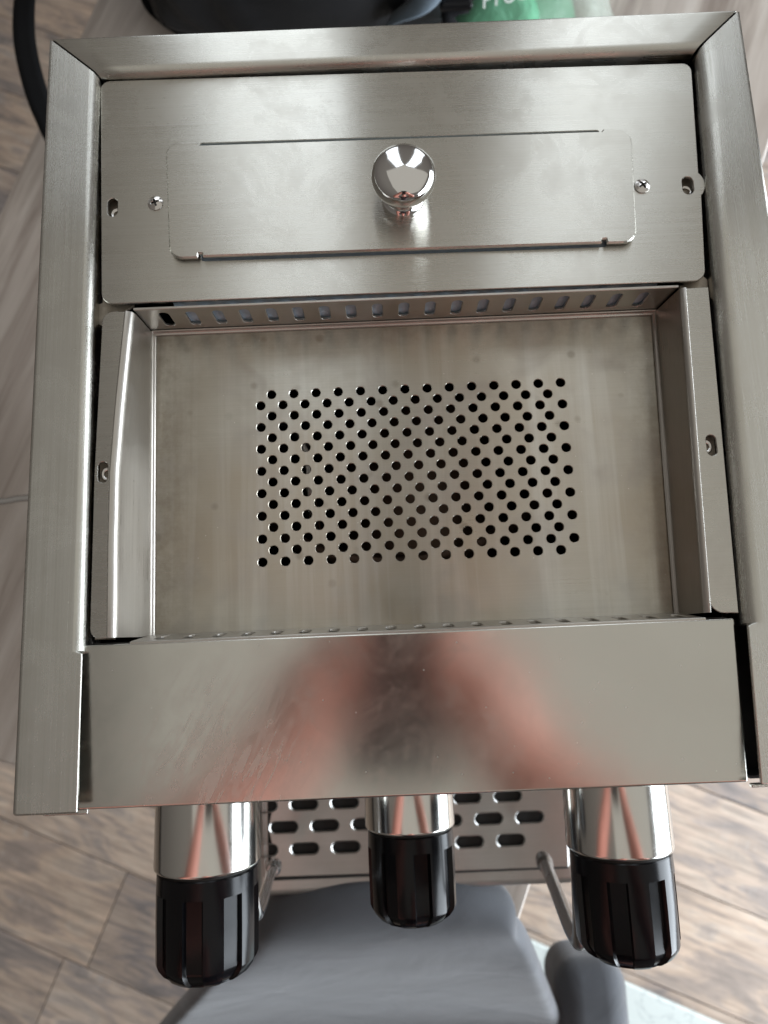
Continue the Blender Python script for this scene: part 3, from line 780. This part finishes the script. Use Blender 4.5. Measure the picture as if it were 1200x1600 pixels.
# ------------------------------------------------------------------ the photographer, seen as a reflection in the polished steel
pe = thing('person', 'person in a dark top leaning over the machine, both hands holding a phone', 'person', (0, -1.0, 0.0))
PO = Vector(pe.location)
def skin(name, chains, mat, parent, sub=2):
    """chains: lists of (x, y, z, radius); chains sharing a point are joined there"""
    V, E, Rd, roots, seen = [], [], [], [], {}
    for c in chains:
        prev = None
        for i, (x, y, z, r_) in enumerate(c):
            key = (round(x, 4), round(y, 4), round(z, 4))
            if key not in seen:
                seen[key] = len(V); V.append((x - PO.x, y - PO.y, z - PO.z)); Rd.append(r_)
                if i == 0: roots.append(seen[key])
            if prev is not None: E.append((prev, seen[key]))
            prev = seen[key]
    me = bpy.data.meshes.new(name); me.from_pydata(V, E, []); o = link(name, me, None, parent)
    o.modifiers.new('skin', 'SKIN'); o.modifiers['skin'].use_smooth_shade = True
    sv = me.skin_vertices[0].data
    for i, r_ in enumerate(Rd): sv[i].radius = (r_, r_); sv[i].use_root = i in roots
    s = o.modifiers.new('subdivision', 'SUBSURF'); s.levels = sub; s.render_levels = sub
    me.materials.append(mat)
    return o
# phone: a slab square to the line of sight, its lens where the camera is
def ph(a, b, c): return CAM + RGT * a + UPV * b - FWD * c
pv = [ph(a, b, c) for c in (0.006, 0.0145) for b in (-0.138, 0.022) for a in (-0.030, 0.045)]
phone = mesh('phone', [p - CAM for p in pv], [(0, 1, 3, 2), (4, 6, 7, 5), (0, 4, 5, 1), (2, 3, 7, 6), (0, 2, 6, 4), (1, 5, 7, 3)], M['phone'])
phone.location = CAM; bevel(phone, 0.003, 3)
tag(phone, 'black phone held flat above the machine by the person', 'phone')
lens = lathe('lens_ring', [(0.0085, 0.0), (0.0085, 0.0022), (0.0070, 0.0022), (0.0070, 0.0)], M['plastic'], phone, 24, 1.0, 40, cap=False)
lens.rotation_euler = Matrix((RGT, -UPV, FWD)).transposed().to_euler(); lens.location = -FWD * 0.006
arms = []
for s in (-1, 1):
    cx = 0.0075
    wr = ph(cx + s * 0.085, -0.125, 0.022); pm_ = ph(cx + s * 0.062, -0.075, 0.016)
    arms.append([(0, -0.56, 1.44, 0.07), (s * 0.10, -0.60, 1.43, 0.062), (s * 0.19, -0.60, 1.39, 0.052), (s * 0.245, -0.46, 1.30, 0.050), (s * (0.275 if s > 0 else 0.30), -0.33, 1.235, 0.046), (s * 0.20, -0.225, 1.285, 0.047), (*wr, 0.032), (*pm_, 0.034), (*ph(cx + s * 0.058, -0.045, 0.014), 0.024)])
neck = [(0, -0.56, 1.44, 0.07), (0, -0.53, 1.50, 0.052), (0, -0.505, 1.545, 0.055), (0, -0.475, 1.60, 0.082), (0, -0.455, 1.655, 0.092), (0, -0.45, 1.70, 0.078)]
body = skin('body', [neck] + arms + [[(0, -0.56, 1.44, 0.07), (0, -0.66, 1.30, 0.10), (0, -0.85, 1.08, 0.10), (0, -0.98, 0.95, 0.11)]] +
            [[(0, -0.98, 0.95, 0.11), (s * 0.10, -1.00, 0.88, 0.085), (s * 0.12, -1.02, 0.50, 0.055), (s * 0.13, -1.06, 0.10, 0.038), (s * 0.14, -1.03, 0.035, 0.036), (s * 0.15, -0.92, 0.030, 0.032)] for s in (-1, 1)], M['skin'], pe)
for s in (-1, 1):
    cx = 0.0075; fingers = []
    for f, (b, L_) in enumerate(((-0.030, 0.9), (-0.048, 1.0), (-0.066, 0.95), (-0.084, 0.78))):
        fingers.append([(*ph(cx + s * 0.060, b - 0.004, 0.016), 0.0095), (*ph(cx + s * 0.050, b + 0.004, 0.0), 0.0090), (*ph(cx + s * (0.050 - 0.016 * L_), b + 0.008, -0.0045), 0.0080), (*ph(cx + s * (0.050 - 0.030 * L_), b + 0.010, -0.0030), 0.0068)])
    fingers.append([(*ph(cx + s * 0.064, -0.085, 0.022), 0.0115), (*ph(cx + s * 0.050, -0.072, 0.027), 0.0105), (*ph(cx + s * 0.034, -0.060, 0.0265), 0.0095), (*ph(cx + s * 0.018, -0.052, 0.0255), 0.0082)])
    skin('fingers', fingers, M['skin'], pe)
skin('shirt', [[(0, -0.575, 1.445, 0.085), (0, -0.66, 1.31, 0.15), (0, -0.85, 1.09, 0.15), (0, -0.96, 0.97, 0.155)]] +
     [[(0, -0.575, 1.445, 0.085), (s * 0.10, -0.605, 1.425, 0.085), (s * 0.19, -0.60, 1.39, 0.068), (s * 0.228, -0.505, 1.33, 0.060)] for s in (-1, 1)], M['shirt'], pe)
skin('trousers', [[(0, -0.955, 0.965, 0.14), (0, -0.99, 0.92, 0.14)]] + [[(0, -0.99, 0.92, 0.14), (s * 0.105, -1.00, 0.84, 0.10), (s * 0.12, -1.02, 0.50, 0.075), (s * 0.13, -1.06, 0.09, 0.062)] for s in (-1, 1)], M['trousers'], pe)
skin('hair', [[(0, -0.50, 1.64, 0.085), (0, -0.475, 1.69, 0.094), (0, -0.45, 1.725, 0.080)]], M['hair'], pe)
